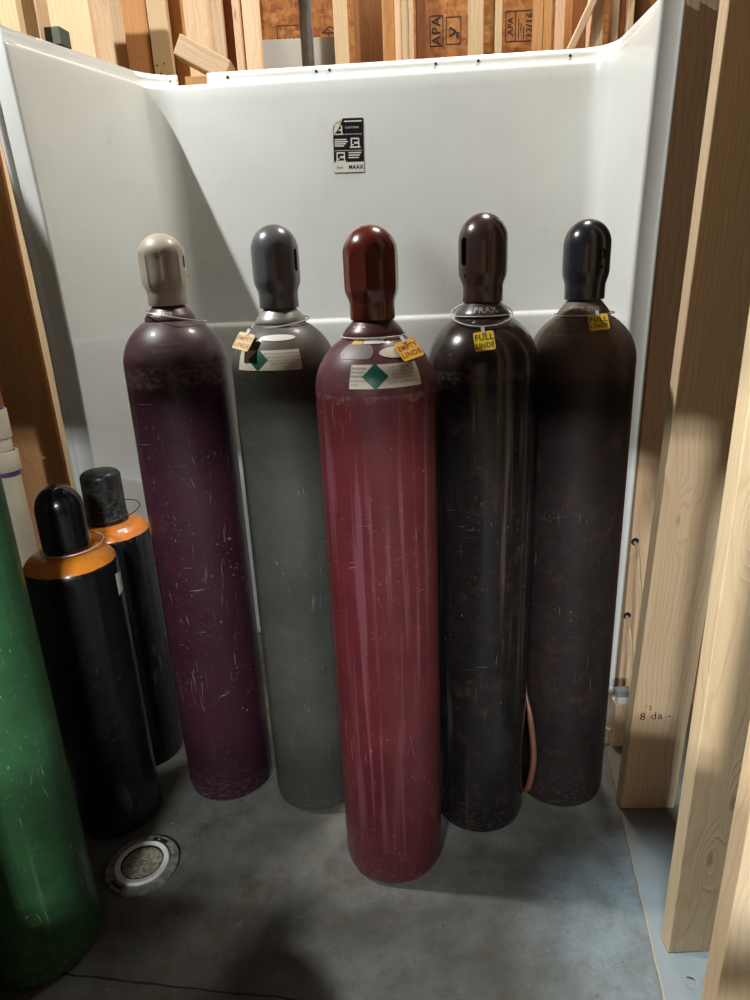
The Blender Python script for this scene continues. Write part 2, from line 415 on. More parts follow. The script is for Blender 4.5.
for (z, off, led) in zrows:
    for k in range(NP):
        # the moulded ledge: full on the back, only a trace on the sides
        if i0 <= k <= i1:
            w = min(1, (k-i0)/12, (i1-k)/10); w = .12+.88*w*w*(3-2*w)
        else: w = .12
        if k < kL or k > kR: w = 0
        flange = 1.0 if (kL <= k <= kR) else 0.0
        p = P2[k] + nrm[k]*(off*flange - (.011*led)*w)
        # the two side panels lean outward a little toward the top
        wl = max(0, min(1, (i0+4-k)/10)); wr_ = max(0, min(1, (k-i1+4)/10))
        dl = -.026*max(0, min(1, (z-1.30)/.6)); dr = .012+(z-1.95)*.0286 if z > 1.39 else -.004+(z-1.39)*.0112
        vs.append((p.x-SO.x+wl*dl+wr_*dr, p.y-SO.y, z))
for j in range(len(zrows)-1):
    for k in range(NP-1):
        xm = (path[k][0]+path[k+1][0])/2; ym = (path[k][1]+path[k+1][1])/2
        if zrows[j][0] >= 1.954 and -.565 < xm < -.468 and ym > 2.38: continue       # notch cut in the nailing flange
        fs.append((j*NP+k, j*NP+k+1, (j+1)*NP+k+1, (j+1)*NP+k))
b = MB(); b.add(vs, fs); so = b.build('panel', M_white, sur, sharp=50)
md = so.modifiers.new('shell', 'SOLIDIFY'); md.thickness = .005; md.offset = 1.0
# make the shell thicken away from the room
me = so.data; mid = me.polygons[len(me.polygons)//2]
def ysurf(x): return CL[1] + (CR[1]-CL[1])*(x-CL[0])/(CR[0]-CL[0])
def seat(n):
    nx, ny, nz = n; return nx, ny, nz
avg = sum((1 if p.normal.y < 0 else -1) for p in me.polygons if abs(p.normal.y) > .9)
md.offset = -1.0 if avg > 0 else 1.0
for x, z in ((-.590, 1.966), (-.405, 1.968), (-.125, 1.969), (-.083, 1.970), (.246, 1.968), (.376, 1.969), (.652, 1.967)):
    b = MB(); b.lathe([(0, -.001), (.0042, -.001), (.0042, .001), (.003, .0022), (0, .0024)], 12)
    b.build('screw', M_screw, sur, loc=(x, ysurf(x)+.0205-SO.y, z), rot=(radians(90), 0, 0))
# black pictogram sticker on the back of the surround
LW, LH = .096, .155
stx, stz = -.0345, 1.753
rz = atan2(CR[1]-CL[1], CR[0]-CL[0])
stk = MB()
cut = .026
outl = [(-LW/2, -LH/2), (LW/2, -LH/2), (LW/2, LH/2), (-LW/2+cut*1.3, LH/2), (-LW/2+.006, LH/2-cut*.55), (-LW/2, LH/2-cut)]
n = len(outl)
stk.add([(x, 0, z) for x, z in outl]+[(x, -.0008, z) for x, z in outl], [tuple(range(n))[::-1], tuple(range(n, 2*n))] + [(k, (k+1) % n, n+(k+1) % n, n+k) for k in range(n)])
stO = stk.build('sticker', M_black, sur, smooth=False, loc=(stx, ysurf(stx)-.0012-SO.y, stz), rot=(0, radians(1.3), rz))
stO['label'] = 'black warning sticker with white pictograms'
def fq(mb, x0, x1, z0, z1, y=-.0012): mb.add([(x0, y, z0), (x1, y, z0), (x1, y, z1), (x0, y, z1)], [(0,1,2,3)])
def ftext(mb, s, size, x, z, y=-.0013, align='CENTER', rot=0, bold=0):
    v, f = text_geo(s, size, align, bold)
    c_, s_ = cos(rot), sin(rot)
    mb.add([(x+p.x*c_-p.y*s_, y, z+p.x*s_+p.y*c_) for p in v], f)
pw = MB()
fq(pw, -.048, .048, -.0765, -.047)                        # white band at the foot
for zz in (.0325, -.0135): fq(pw, -.044, .043, zz-.0006, zz+.0006)
fq(pw, -.012, .043, .067, .0705)
def picto(mb, x, z, s):
    for (a, c, d, e) in ((-1, -.72, -1, .9), (.72, 1, -1, .9), (-1, 1, .66, .95), (-1.25, 1.25, -1.15, -.86), (-.2, .72, -.3, .12), (-.72, -.3, -.62, -.4)):
        fq(mb, x+a*s, x+c*s, z+d*s, z+e*s)
picto(pw, .021, .009, .0135); picto(pw, -.026, -.031, .0135); picto(pw, -.031, .0455, .0125)
for zz, w in ((.016, .038), (.010, .042), (.004, .036), (-.002, .03)): fq(pw, -.044, -.044+w, zz, zz+.0035)
for zz, w in ((-.022, .041), (-.029, .037), (-.036, .033)): fq(pw, -.001, -.001+w, zz, zz+.0035)
ftext(pw, 'CAUTION', .0085, .012, .051)
pw.build('printing', M_paper, stO, smooth=False)
pk = MB(); ftext(pk, 'MAAX', .0155, .022, -.062, -.0016, bold=.0006)
ftext(pk, 'fiml', .012, -.030, -.062, -.0016)
pk.build('lettering', M_ink, stO, smooth=False)
pe = MB()
m_ = [(-LW/2+.001, LH/2-cut-.018), (-LW/2+.001, LH/2-cut-.001), (-LW/2+.007, LH/2-cut*.55-.001), (-LW/2+cut*1.25, LH/2-.001), (-LW/2+cut*1.0, LH/2-.014), (-LW/2+.014, LH/2-cut-.008)]
pe.add([(x, -.0018-.002*(k % 2), z) for k, (x, z) in enumerate(m_)], [(0,1,2,5), (2,3,4,5)])
pe.build('peeled_corner', M_papertan, stO, smooth=False)

# ------------------------------------------------------------------ boards and studs
def board(name, x0, x1, y0, y1, z0, z1, m, label, cat='stud', group=None, lean=(0, 0), rz=0.0, bev=.002):
    cx, cy = (x0+x1)/2, (y0+y1)/2
    b = MB(); b.box(x0-cx, x1-cx, y0-cy, y1-cy, 0, z1-z0)
    o = b.build(name, m, None, smooth=False, bevel=bev, loc=(cx, cy, z0), rot=(lean[0], lean[1], rz))
    return tag(o, label, cat, group)
G_R = 'bare studs of the right wall'
board('wall_stud', .610, .750, 1.39, 1.428, .006, 2.44, M_fir, 'bare two-by-six stud with a pencilled note low on its face, beside the darkest brown cylinder', 'stud', G_R, lean=(0, radians(1.7)), rz=radians(-1))
# pencil note on that stud
board('wall_stud', .567, .707, 1.0, 1.038, .006, 2.44, M_pale, 'pale knotty stud standing in front of the one with the pencilled note', 'stud', G_R, lean=(0, radians(.4)))
board('wall_stud', .508, .648, .745, .783, .006, 2.44, M_pale, 'nearest pale stud, cut by the bottom right corner of the photo', 'stud', G_R, lean=(0, radians(.4)))
board('wall_stud', .795, .935, 1.925, 1.963, .0, 2.44, M_fir, 'shaded stud drilled for cables, directly beside the right edge of the white surround', 'stud', G_R, lean=(0, radians(.2)))
G_L = 'bare studs of the left wall'
board('wall_stud', -1.078, -.938, 1.985, 2.003, 0, 2.25, M_orange, 'knotty orange stud behind the plastic pipe, beside the left edge of the surround', 'stud', G_L, lean=(0, radians(-.7)))
board('wall_stud', -1.073, -.930, 2.20, 2.238, 0, 2.44, M_pale, 'pale stud above the surround in the top left corner of the photo', 'stud', G_L)
board('wall_stud', -1.06, -.872, 2.62, 2.658, 0, 2.44, M_pale, 'wide bright board above the left side of the surround, behind the small greenish block', 'stud', G_L)
board('wall_stud', -1.05, -.842, 2.98, 3.018, 0, 2.44, M_pale, 'bright stud above the left side of the surround, next to the back corner', 'stud', G_L)
G_B = 'framing boards seen above the back of the surround'
B = [  # x0, x1, y front, depth, material, label
 (-.862, -.772, 2.950, .038, M_orange, 'orange board over the left back corner of the surround'),
 (-.766, -.694, 2.940, .038, M_pale, 'bright board with four nail holes over the left back corner'),
 (-.715, -.632, 3.005, .038, M_orange, 'darker orange board behind the slanted block'),
 (-.634, -.532, 2.955, .038, M_pale, 'widest bright board above the back rim, right of the slanted block'),
 (-.530, -.490, 2.945, .050, M_fir, 'narrow board against the right edge of the widest bright board'),
 (-.500, -.448, 3.005, .038, M_brown, 'brown recessed board beside the widest bright board'),
 (-.452, -.426, 2.950, .038, M_fir, 'thin bright strip left of the stud by the white panel'),
 (-.346, -.301, 2.460, .089, M_pale, 'bright stud just left of the white panel and grey pipe'),
 (-.0640, -.0200, 2.460, .120, M_pale, 'bright stud just right of the white panel and grey pipe'),
 (.000, .100, 2.640, .012, M_brown, 'smooth reddish brown panel right of the grey pipe'),
 (.091, .128, 2.500, .038, M_orange, 'tan board right of the reddish brown panel'),
 (.130, .149, 2.475, .038, M_pale, 'pinkish thin stud, first of the tight trio above the rim'),
 (.150, .171, 2.470, .038, M_pale, 'thin stud, middle of the tight trio above the rim'),
 (.172, .187, 2.465, .038, M_fir, 'thinnest yellow stud, last of the tight trio above the rim'),
 (.199, .229, 2.490, .038, M_brown, 'brown stud at the left edge of the stamped sheathing'),
 (.369, .406, 2.460, .089, M_pale, 'bright stud between the two dark patches of stamped sheathing'),
 (.408, .443, 2.480, .012, M_osb, 'yellow strip of strand board beside the bright stud'),
 (.445, .466, 2.465, .050, M_pale, 'narrow pale stud at the left of the darkest stamped patch'),
 (.572, .598, 2.480, .038, M_orange, 'orange stud at the right of the darkest stamped patch, left of its twin'),
 (.600, .626, 2.480, .038, M_orange, 'orange stud doubled with its twin, beside the dark gap'),
 (.636, .662, 2.460, .038, M_fir, 'yellow stud right of the dark gap'),
 (.663, .694, 2.490, .038, M_orange, 'knotty tan board left of the diagonal brace'),
 (.696, .739, 2.500, .038, M_brown, 'brown board behind the diagonal brace'),
 (.741, .778, 2.440, .089, M_pale, 'pale stud over the right back corner of the surround'),
 (.812, .832, 2.460, .038, M_pale, 'thin pale strip above the right side of the surround'),
 (.833, .857, 2.480, .038, M_brown, 'brown stud above the right side of the surround'),
 (.860, .879, 2.460, .038, M_pale, 'thin pale strip nearest the top end of the right surround panel'),
 (.881, .940, 2.500, .038, M_brown, 'brown board against the top end of the right surround panel'),
]
for (x0, x1, y, d, m, lab) in B:
    board('framing_board', x0, x1, y, y+d, 0, 2.44, m, lab, 'board', G_B, bev=.0015)
nb = [o for o in bpy.data.objects if 'four nail holes' in o.get('label', '')][0]
for (x, z) in ((-.022, 2.145), (.004, 2.150), (-.012, 2.118), (.012, 2.112)):
    b = MB(); b.lathe([(0, .001), (.003, .001), (.0034, 0)], 10); b.build('nail_hole', M_screw, nb, loc=(x, -.0192, z), rot=(radians(90), 0, 0))
# diagonal brace
o = board('diagonal_brace', -.011, .011, -.009, .009, 0, .26, M_fir, 'short diagonal brace nailed between boards above the right end of the rim', 'brace')
o.location = (.672, 2.428, 2.00); o.rotation_euler = (0, radians(27), 0)
# slanted block in the notch of the rim, and the two blocks on the left
o = board('slanted_block', -.03, .03, -.045, .045, 0, .17, M_fir, 'short slanted wood block in the notch of the back rim', 'wood block')
o.location = (-.560, 2.500, 2.075); o.rotation_euler = (0, radians(118), 0)
board('wood_block', -.962, -.892, 2.240, 2.325, 2.03, 2.23, M_fir, 'square wood block above the left rim of the surround', 'wood block')
M_gb = plain('green_grey', (74, 84, 72), .7)
board('shim_block', -.890, -.842, 2.265, 2.320, 2.03, 2.075, M_gb, 'small greenish block sitting behind the left rim of the surround', 'wood block', rz=radians(-8))

board('cripple_stud', -.548, -.468, 2.462, 2.530, 0, 1.985, M_orange, 'short orange stud showing through the notch below the slanted block', 'stud')
# loose white panel and the grey conduit behind the rim
b = MB(); b.box(-.355, -.035, 2.745, 2.758, 0, 2.157)
tag(b.build('drywall_panel', M_drywhite, None, smooth=False, bevel=.001), 'white panel standing behind the grey pipe above the rim', 'panel')
b = MB(); b.tube([(-.163, 2.66, 0), (-.163, 2.66, 1.2), (-.163, 2.66, 2.9)], .0215, 20)
tag(b.build('conduit_pipe', M_galv, None), 'grey metal pipe rising in front of the white panel', 'pipe')

# grade stamps printed on the sheathing
def stamp(items, name='grade_stamp'):
    mb = MB(); y = 3.0492
    for it in items:
        if it[0] == 'l':
            _, x0, z0, x1, z1, w = it; d = Vector((x1-x0, z1-z0)); d.normalize(); nx, nz = -d.y*w/2, d.x*w/2
            mb.add([(x0-nx, y, z0-nz), (x1-nx, y, z1-nz), (x1+nx, y, z1+nz), (x0+nx, y, z0+nz)], [(0,1,2,3)])
        else:
            _, s, size, x, z, rot = it; ftext(mb, s, size, x, z, y, rot=rot, bold=.001)
    return mb.build(name, M_ink, wb, smooth=False)
def rect(x0, x1, z0, z1, w=.004): return [('l', x0, z0, x1, z0, w), ('l', x1, z0, x1, z1, w), ('l', x1, z1, x0, z1, w), ('l', x0, z1, x0, z0, w)]
z0 = 2.198
stamp(rect(.295, .345, z0, z0+.100) + [('t', 'APA', .048, .321, z0+.05, pi/2)] + rect(.358, .415, z0+.004, z0+.094)
      + [('l', .372, z0+.06, .396, z0+.045, .008), ('l', .372, z0+.03, .396, z0+.045, .008), ('l', .396, z0+.034, .410, z0+.034, .02), ('l', .372, z0+.06, .372, z0+.03, .004)]
      + [('l', .444, z0, .444, z0+.100, .01), ('l', .462, z0, .462, z0+.100, .005)])
stamp(rect(.590, .628, z0+.004, z0+.105) + rect(.628, .712, z0+.004, z0+.105) + [('l', .640+.010*k, z0+.012+.02*(k % 2), .640+.010*k, z0+.08-.015*(k % 3), .004) for k in range(3)]
      + [('t', '32/16', .034, .683, z0+.055, pi/2), ('t', 'APA', .03, .609, z0+.055, pi/2)])
stamp(rect(-.30, -.20, 2.20, 2.288, .003) + [('l', -.29+.018*k, 2.21, -.29+.018*k, 2.25, .004) for k in range(5)]
      + [('l', -.125, 2.258, -.095, 2.280, .004), ('l', -.095, 2.280, -.06, 2.258, .004), ('l', -.125, 2.258, -.04, 2.258, .004), ('l', -.05, 2.258, -.05, 2.19, .004), ('l', -.10, 2.258, -.10, 2.21, .003)])

# ------------------------------------------------------------------ gas cylinders
RB = .1175
def body_profile(dz, collar=True):
    pr = [(0, .006), (.085, .006), (.098, .001), (.108, .003), (.1145, .010), (.1170, .022), (RB, .04)]
    for k in range(1, 24): pr.append((RB, .04 + (1.145+dz-.04)*k/24))
    z0, h = 1.155+dz, .113
    for k in range(0, 22):
        z = z0 + .104*k/21*1.0
        r = RB*sqrt(max(0, 1-((z-z0)/h)**2)); pr.append((r, z))
    zt = pr[-1][1]
    pr += [(.040, zt+.003), (.033, zt+.012), (.031, 1.300+dz), (0, 1.300+dz)]
    return pr
def rad_at(z, dz):
    z0, h = 1.155+dz, .113
    return RB if z <= z0 else RB*sqrt(max(.001, 1-((z-z0)/h)**2))

def make_cap(name, m, parent, z0, H, R=.0478, neck=.0405, flute=0.0, nf=8, sharpf=False, vents=(), ph=0.0, flat=False):
    """valve cap: threaded rim, waist, fluted barrel, dome; hollow, with vent openings cut through"""
    if flat:
        pr = [(R*.94, 0), (R, .004), (R, .018), (R*.965, .022), (R*.965, .030), (R*.96, H*.55), (R*.955, H-.022)]
        for k in range(1, 9):
            a = pi/2*k/8; pr.append((R*.955-.020+.020*cos(a), H-.020+.018*sin(a)))
        pr += [(R*.4, H), (0, H)]
    elif nf == 0 and flute == 0 and neck >= R*.98:
        pr = [(R*.99, 0), (R, .003)] + [(R, H*.6*k/6) for k in range(1, 7)]
        for k in range(1, 15):
            a = pi/2*k/14; pr.append((R*cos(a)**.92 if k < 14 else 0, H*.6+H*.4*sin(a)))
    else:
        s = H/.165
        pr = [(neck*.97, 0), (neck, .003), (neck, .028*s), (neck*1.02, .034*s), (R*.965, .048*s), (R*.995, .056*s), (R, .066*s), (R, .08*s), (R, .092*s), (R*1.0, .104*s), (R*1.0, .112*s)]
        zb = .112*s
        for k in range(1, 15):
            a = pi/2*k/14; pr.append((R*cos(a) if k < 14 else 0, zb+(H-zb)*sin(a)))
    def rf(r, z, t):
        if not flute: return r
        w = min(1, max(0, (z/H-.24)/.08)) * min(1, max(0, (.80-z/H)/.14))
        w = w*w*(3-2*w)
        q = ((t-ph) % (2*pi/nf))/(2*pi/nf)*2-1            # -1..1 across a flute
        d = (1-abs(q)**(6 if sharpf else 2.5))
        return r*(1-flute*w*d)
    mb = MB(); mb.lathe(pr, 96, rfun=rf)
    inner = [(max(0, r-.005), max(.0, z-(.0 if k < 2 else .004))) for k, (r, z) in enumerate(pr)]
    inner[-1] = (0, inner[-1][1])
    ib = MB(); ib.lathe(inner, 96, rfun=rf)
    o_ = mb; off = len(mb.v); mb.v += ib.v; mb.f += [tuple(i+off for i in reversed(f)) for f in ib.f]
    n = 96; mb.f += [(i, off+i, off+(i+1) % n, (i+1) % n) for i in range(n)]
    ob = mb.build('valve_cap', m, parent, loc=(0, 0, z0), sharp=30)
    cuts = []
    for (ang, zc, hw, hh) in vents:
        cb = MB(); pts = []
        for k in range(25):
            a = 2*pi*k/24
            if k == 24: continue
            x = hw*cos(a); z = (hh-hw)*(1 if sin(a) > 0 else -1)*(1 if abs(sin(a)) > 1e-6 else 0) + hw*sin(a); pts.append((x, z))
        c_, s_ = cos(ang), sin(ang); N = len(pts); vs = []
        for rr in (.012, .08):
            for (x, z) in pts: vs.append((rr*c_-x*s_, rr*s_+x*c_, zc+z))
        cb.add(vs, [tuple(range(N)), tuple(range(N, 2*N))[::-1]] + [(k, k+N, N+(k+1) % N, (k+1) % N) for k in range(N)])
        c = cb.build('cutter', m, None, smooth=False, loc=parent.matrix_local.translation + Vector((0, 0, z0))); cuts.append(c)
    if cuts:
        bpy.context.view_layer.update()
        for c in cuts:
            md = ob.modifiers.new('vent', 'BOOLEAN'); md.operation = 'DIFFERENCE'; md.object = c; md.solver = 'EXACT'
        bpy.context.view_layer.update()
        me = bpy.data.meshes.new_from_object(ob.evaluated_get(bpy.context.evaluated_depsgraph_get()))
        ob.modifiers.clear(); ob.data = me
        for p in me.polygons: p.use_smooth = True
        me.set_sharp_from_angle(angle=radians(30))
        for c in cuts: bpy.data.objects.remove(c)
    return ob

class Cyl:
    def __init__(s, x, y, dz, label, m, group='gas cylinders standing on the concrete'):
        s.x, s.y, s.dz = x, y, dz
        s.root = empty('gas_cylinder', (x, y, 0), label, 'gas cylinder', group)
        s.tc = atan2(-y, -x)                         # the side facing the doorway
        mb = MB(); mb.lathe(body_profile(dz), 96, th0=s.tc+pi); s.body = mb.build('tank', m, s.root, sharp=28)
        s.m = m
    def collar(s, m, txt=None, z=None, r0=.057, r1=.038, th=0.0, size=.017):
        z = 1.2565+s.dz if z is None else z
        mb = MB(); mb.lathe([(r1*.9, z-.004), (r0-.003, z-.003), (r0, z), (r0, z+.003), (r0-.006, z+.012), (r1+.001, z+.026), (r1-.003, z+.030), (.030, z+.030)], 64)
        o = mb.build('neck_ring', m, s.root)
        if txt:
            v, f = text_geo(txt, size, bold=.0003); mb = MB(); A = []
            for lift in (0.0002, .0016):
                for p in v:
                    zz = z+.0135+p.y*.8; q = (zz-z-.003)/.023; rr = (r0*(1-q)+(r1+.001)*q)+lift-.0006
                    a = s.tc+th+p.x/.049; A.append((rr*cos(a), rr*sin(a), zz))
            n = len(v); F_ = [tuple(i+n for i in q) for q in f]
            ed = {}
            for q in f:
                for k in range(len(q)): ed[(q[k], q[(k+1) % len(q)])] = 1
            F_ += [(a, b_, b_+n, a+n) for (a, b_) in ed if (b_, a) not in ed]
            mb.add(A, F_); mb.build('stamped_letters', M_worn, o, smooth=False)
        return o
    def pt(s, th, z, off=.0):
        r = rad_at(z, s.dz)+off; a = s.tc+th; return Vector((r*cos(a), r*sin(a), z))
    def patch(s, name, m, th0, th1, z0, z1, off=.0008, shape='rect', parent=None, n=24, shear=0.0):
        """adhesive label wrapped on the skin"""
        mb = MB(); vs = []
        for layer in (off, off-.0006):
            for j in range(n+1):
                for i in range(n+1):
                    u, v = i/n*2-1, j/n*2-1
                    if shape == 'oval': u2, v2 = u*sqrt(1-.5*v*v), v*sqrt(1-.5*u*u); u, v = u2, v2
                    elif shape == 'diamond': u, v = (u+v)/2, (v-u)/2
                    elif shape == 'soft':
                        k = 1-.18*(abs(u)**6)*(abs(v)**2); u, v = u*k, v*k
                    th = (th0+th1)/2+(th1-th0)/2*u; z = (z0+z1)/2+(z1-z0)/2*v + shear*(th-(th0+th1)/2)
                    vs.append(s.pt(th, z, layer))
        w = n+1; fs = []
        for j in range(n):
            for i in range(n): fs.append((j*w+i, j*w+i+1, (j+1)*w+i+1, (j+1)*w+i))
        mb.add(vs[:w*w], fs)
        o = mb.build(name, m, parent or s.root, sharp=180); return o
    def lines(s, name, m, rows, off=.0013, parent=None):
        """rows of printed text: (text, size, th, z, align)"""
        mb = MB()
        for (tx, size, th, z, al) in rows:
            v, f = text_geo(tx, size, al); dzds = .62
            mb.add([s.pt(th+p.x/rad_at(z, s.dz), z+p.y*dzds, off) for p in v], f)
        return mb.build(name, m, parent or s.root, smooth=False)
    def hoop(s, name, parent, z, r, m, tilt=(0, 0), cx=0, cy=0, wr=.0012, local=False):
        pts = []
        for k in range(64):
            a = 2*pi*k/64; x = r*cos(a); y = r*sin(a)
            pts.append((s.x+cx+x, s.y+cy+y, z + x*tilt[0] + y*tilt[1]))
        if parent is not None:
            L = parent.location; pts = [(p[0]-L.x, p[1]-L.y, p[2]-L.z) for p in pts]
        mb = MB(); mb.tube(pts, wr, 8, closed=True); return mb.build(name, m, parent)
    def hang_tag(s, th, z, roll, lines_, m, ink, label, size=.040, off=.007, yaw=0.0, hoopz=None, hoopr=.060, tilt=(0, 0), second=None, hw=.0012, hc=(0, 0), pitch=.12, mw=None):
        c = s.pt(th, z, off) + Vector((s.x, s.y, 0))
        root = empty('hang_tag', c, label, 'tag', 'tags wired to the cylinder necks')
        nz = Vector((cos(s.tc+th+yaw), sin(s.tc+th+yaw), 0)); slope = atan2(rad_at(z-.02, s.dz)-rad_at(z+.02, s.dz), .04)*.75 + pitch
        ez = Vector((0, 0, 1)); ux = ez.cross(nz); n2 = (nz*cos(slope)+ez*sin(slope)).normalized(); vy = n2.cross(ux).normalized()
        X = (ux*cos(roll)+vy*sin(roll)); Y = (-ux*sin(roll)+vy*cos(roll))
        Mt = Matrix((X, Y, n2)).transposed().to_4x4()
        h = size/2; r = .004; out = []
        for (cx, cy, a0) in ((h-r, h-r, 0), (-h+r, h-r, pi/2), (-h+r, -h+r, pi), (h-r, -h+r, 3*pi/2)):
            for k in range(5): out.append((cx+r*cos(a0+pi/2*k/4), cy+r*sin(a0+pi/2*k/4)))
        N = len(out); mb = MB()
        mb.add([Mt @ Vector((x, y, -.0009)) for x, y in out]+[Mt @ Vector((x, y, .0009)) for x, y in out], [tuple(range(N))[::-1], tuple(range(N, 2*N))]+[(k, (k+1) % N, N+(k+1) % N, N+k) for k in range(N)])
        pl = mb.build('tag_plate', m, root, smooth=False)
        tb = MB()
        for (tx, sz, yy) in lines_:
            v, f = text_geo(tx, sz, bold=sz*.02); wmax = max(p.x for p in v)-min(p.x for p in v); k = min(1.25, (size*.90)/wmax)
            tb.add([Mt @ Vector((p.x*k, yy+p.y, .0013)) for p in v], f)
        tb.build('lettering', ink, pl, smooth=False)
        tp = MB(); tp.box(-.0035, .0035, h-.005, h+.010, .0008, .0022, Mt); tp.build('tie', M_tape, root, smooth=False)
        if hoopz: s.hoop('wire_loop', root, hoopz, hoopr, mw or M_wire, tilt, hc[0], hc[1], hw)
        if second: s.hoop('wire_loop', root, *second)
        return root

# --- the five tall cylinders; soft split paints shoulder light into the colour
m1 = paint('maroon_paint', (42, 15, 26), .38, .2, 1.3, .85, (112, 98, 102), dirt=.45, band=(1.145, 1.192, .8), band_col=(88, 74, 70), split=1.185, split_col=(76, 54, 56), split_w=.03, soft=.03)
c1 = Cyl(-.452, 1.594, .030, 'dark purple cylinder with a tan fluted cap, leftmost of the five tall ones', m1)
m1b = plain('maroon_neck', (84, 58, 58), .4, .1)
c1.collar(m1b, '3A2400', th=-.4, size=.014)
make_cap('valve_cap', plain('tan_cap_paint', (176, 164, 146), .42, 0, .2, .08, 14), c1.root, 1.317, .153, R=.0515, neck=.0435, flute=.055, nf=8, sharpf=True, ph=.25,
         vents=((c1.tc+1.22, .092, .006, .013), (c1.tc+1.32+pi, .092, .006, .013), (c1.tc+1.42, .060, .003, .0031)))['label'] = 'tan fluted valve cap'
c1.lines('stamped_letters', M_print, [('DOT 3AA 2400', .011, -.25, 1.238, 'CENTER'), ('B62 350', .011, -.25, 1.224, 'CENTER')], .0008)

m2 = paint('olive_paint', (50, 50, 44), .45, .1, 2.1, .55, (118, 118, 108), dirt=.4, dirt_col=(42, 40, 34), split=1.165, split_col=(92, 86, 76), split_w=.03, soft=.05)
c2 = Cyl(-.193, 1.543, .016, 'dark olive grey cylinder with a round grey cap and a diamond label', m2)
m2b = plain('grey_neck', (150, 146, 138), .38, .4)
c2.collar(m2b, 'LINDE', th=-.5, size=.015)
make_cap('valve_cap', plain('grey_cap_paint', (92, 92, 94), .3, 0, .4, .1, 16), c2.root, 1.303, .172, R=.0515, neck=.0430, flute=.03, nf=6, ph=.2,
         vents=((c2.tc+1.04, .098, .0065, .023), (c2.tc+1.04+pi, .098, .006, .021)))['label'] = 'smooth grey valve cap'
lab = c2.patch('hazard_label', M_papertan, -.98, .32, 1.181, 1.222, shape='rect')
c2.patch('diamond_mark', M_greenlab, -.72, -.30, 1.181, 1.226, .0012, 'diamond', lab)
c2.lines('printing', M_print, [('NITROGEN COMPRESSED', .0066, .0, 1.215, 'CENTER'), ('UN1066 NON-FLAMMABLE', .006, .0, 1.208, 'CENTER'), ('ALWAYS SECURE CYLINDER', .006, .0, 1.201, 'CENTER'), ('READ SAFETY DATA', .006, .0, 1.195, 'CENTER'), ('UN 1066', .006, .12, 1.188, 'CENTER')], .0013, lab)
c2.patch('oval_label', M_paper, -.55, .32, 1.240, 1.252, .0010, 'oval')
c2.hang_tag(-.80, 1.241, -.25, [('EMPTY', .0150, .006), ('LINDE', .0150, -.010)], M_tagpale, plain('ink_faded', (176, 112, 52), .6), 'faded yellow square tag hanging at the left neck of the grey-capped cylinder', .041, .021, yaw=.35,
            hoopz=1.2725, hoopr=.0640, tilt=(.10, .10), hw=.0018)

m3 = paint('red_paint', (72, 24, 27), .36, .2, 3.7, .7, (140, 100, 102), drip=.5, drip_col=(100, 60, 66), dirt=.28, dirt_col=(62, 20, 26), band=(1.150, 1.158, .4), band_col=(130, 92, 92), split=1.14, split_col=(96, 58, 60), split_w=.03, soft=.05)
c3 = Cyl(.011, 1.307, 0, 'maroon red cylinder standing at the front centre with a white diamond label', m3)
m3b = plain('red_neck', (84, 52, 52), .35, .2)
c3.collar(m3b, 'BAS', th=-.62, size=.017, r0=.0585)
make_cap('valve_cap', plain('red_cap_paint', (96, 34, 26), .25, 0, .5, .12, 12), c3.root, 1.285, .166, R=.0515, neck=.0425, flute=.065, nf=10, ph=.1)['label'] = 'glossy brick red fluted valve cap'
lab = c3.patch('hazard_label', M_papertan, -.42, .80, 1.172, 1.213)
c3.patch('diamond_mark', M_greenlab, -.215, .215, 1.170, 1.216, .0012, 'diamond', lab)
c3.lines('printing', M_print, [('ARGON', .0085, -.31, 1.207, 'CENTER'), ('UN1006', .0075, -.31, 1.201, 'CENTER'), ('DANGER', .0075, -.31, 1.194, 'CENTER'), ('HIGH PRESSURE', .006, -.31, 1.186, 'CENTER'), ('GAS', .007, -.33, 1.179, 'CENTER')], .0013, lab)
c3.lines('printing', M_print, [
   ('CAUTION', .0085, .42, 1.207, 'CENTER'), ('Can cause rapid suffocation', .0052, .52, 1.201, 'CENTER'), ('Store with cap in place', .0052, .52, 1.195, 'CENTER'), ('Use in ventilated area', .0052, .52, 1.189, 'CENTER'), ('NON-FLAMMABLE', .0066, .46, 1.181, 'CENTER')], .0013, lab)
c3.patch('worn_label', plain('label_grey', (126, 114, 110), .5, 0, 0, .35, 120), -.78, -.02, 1.222, 1.246, .0010, 'soft')
c3.patch('barcode_label', M_paper, -.28, .30, 1.2465, 1.2555, .0018, 'rect')
c3.patch('oval_label', M_papertan, .10, .86, 1.222, 1.240, .0011, 'oval')
c3.patch('yellow_label', M_tagpale, -.62, -.30, 1.246, 1.253, .0012, 'rect')
c3.hang_tag(.70, 1.234, .32, [('EMPTY', .0150, .006), ('LINDE', .0150, -.010)], M_tagorange, M_tred, 'amber tag with red lettering hanging at the neck of the maroon cylinder', .042, .014, yaw=-.50, hoopz=1.2560, hoopr=.0622, tilt=(0, .02), hw=.0018)

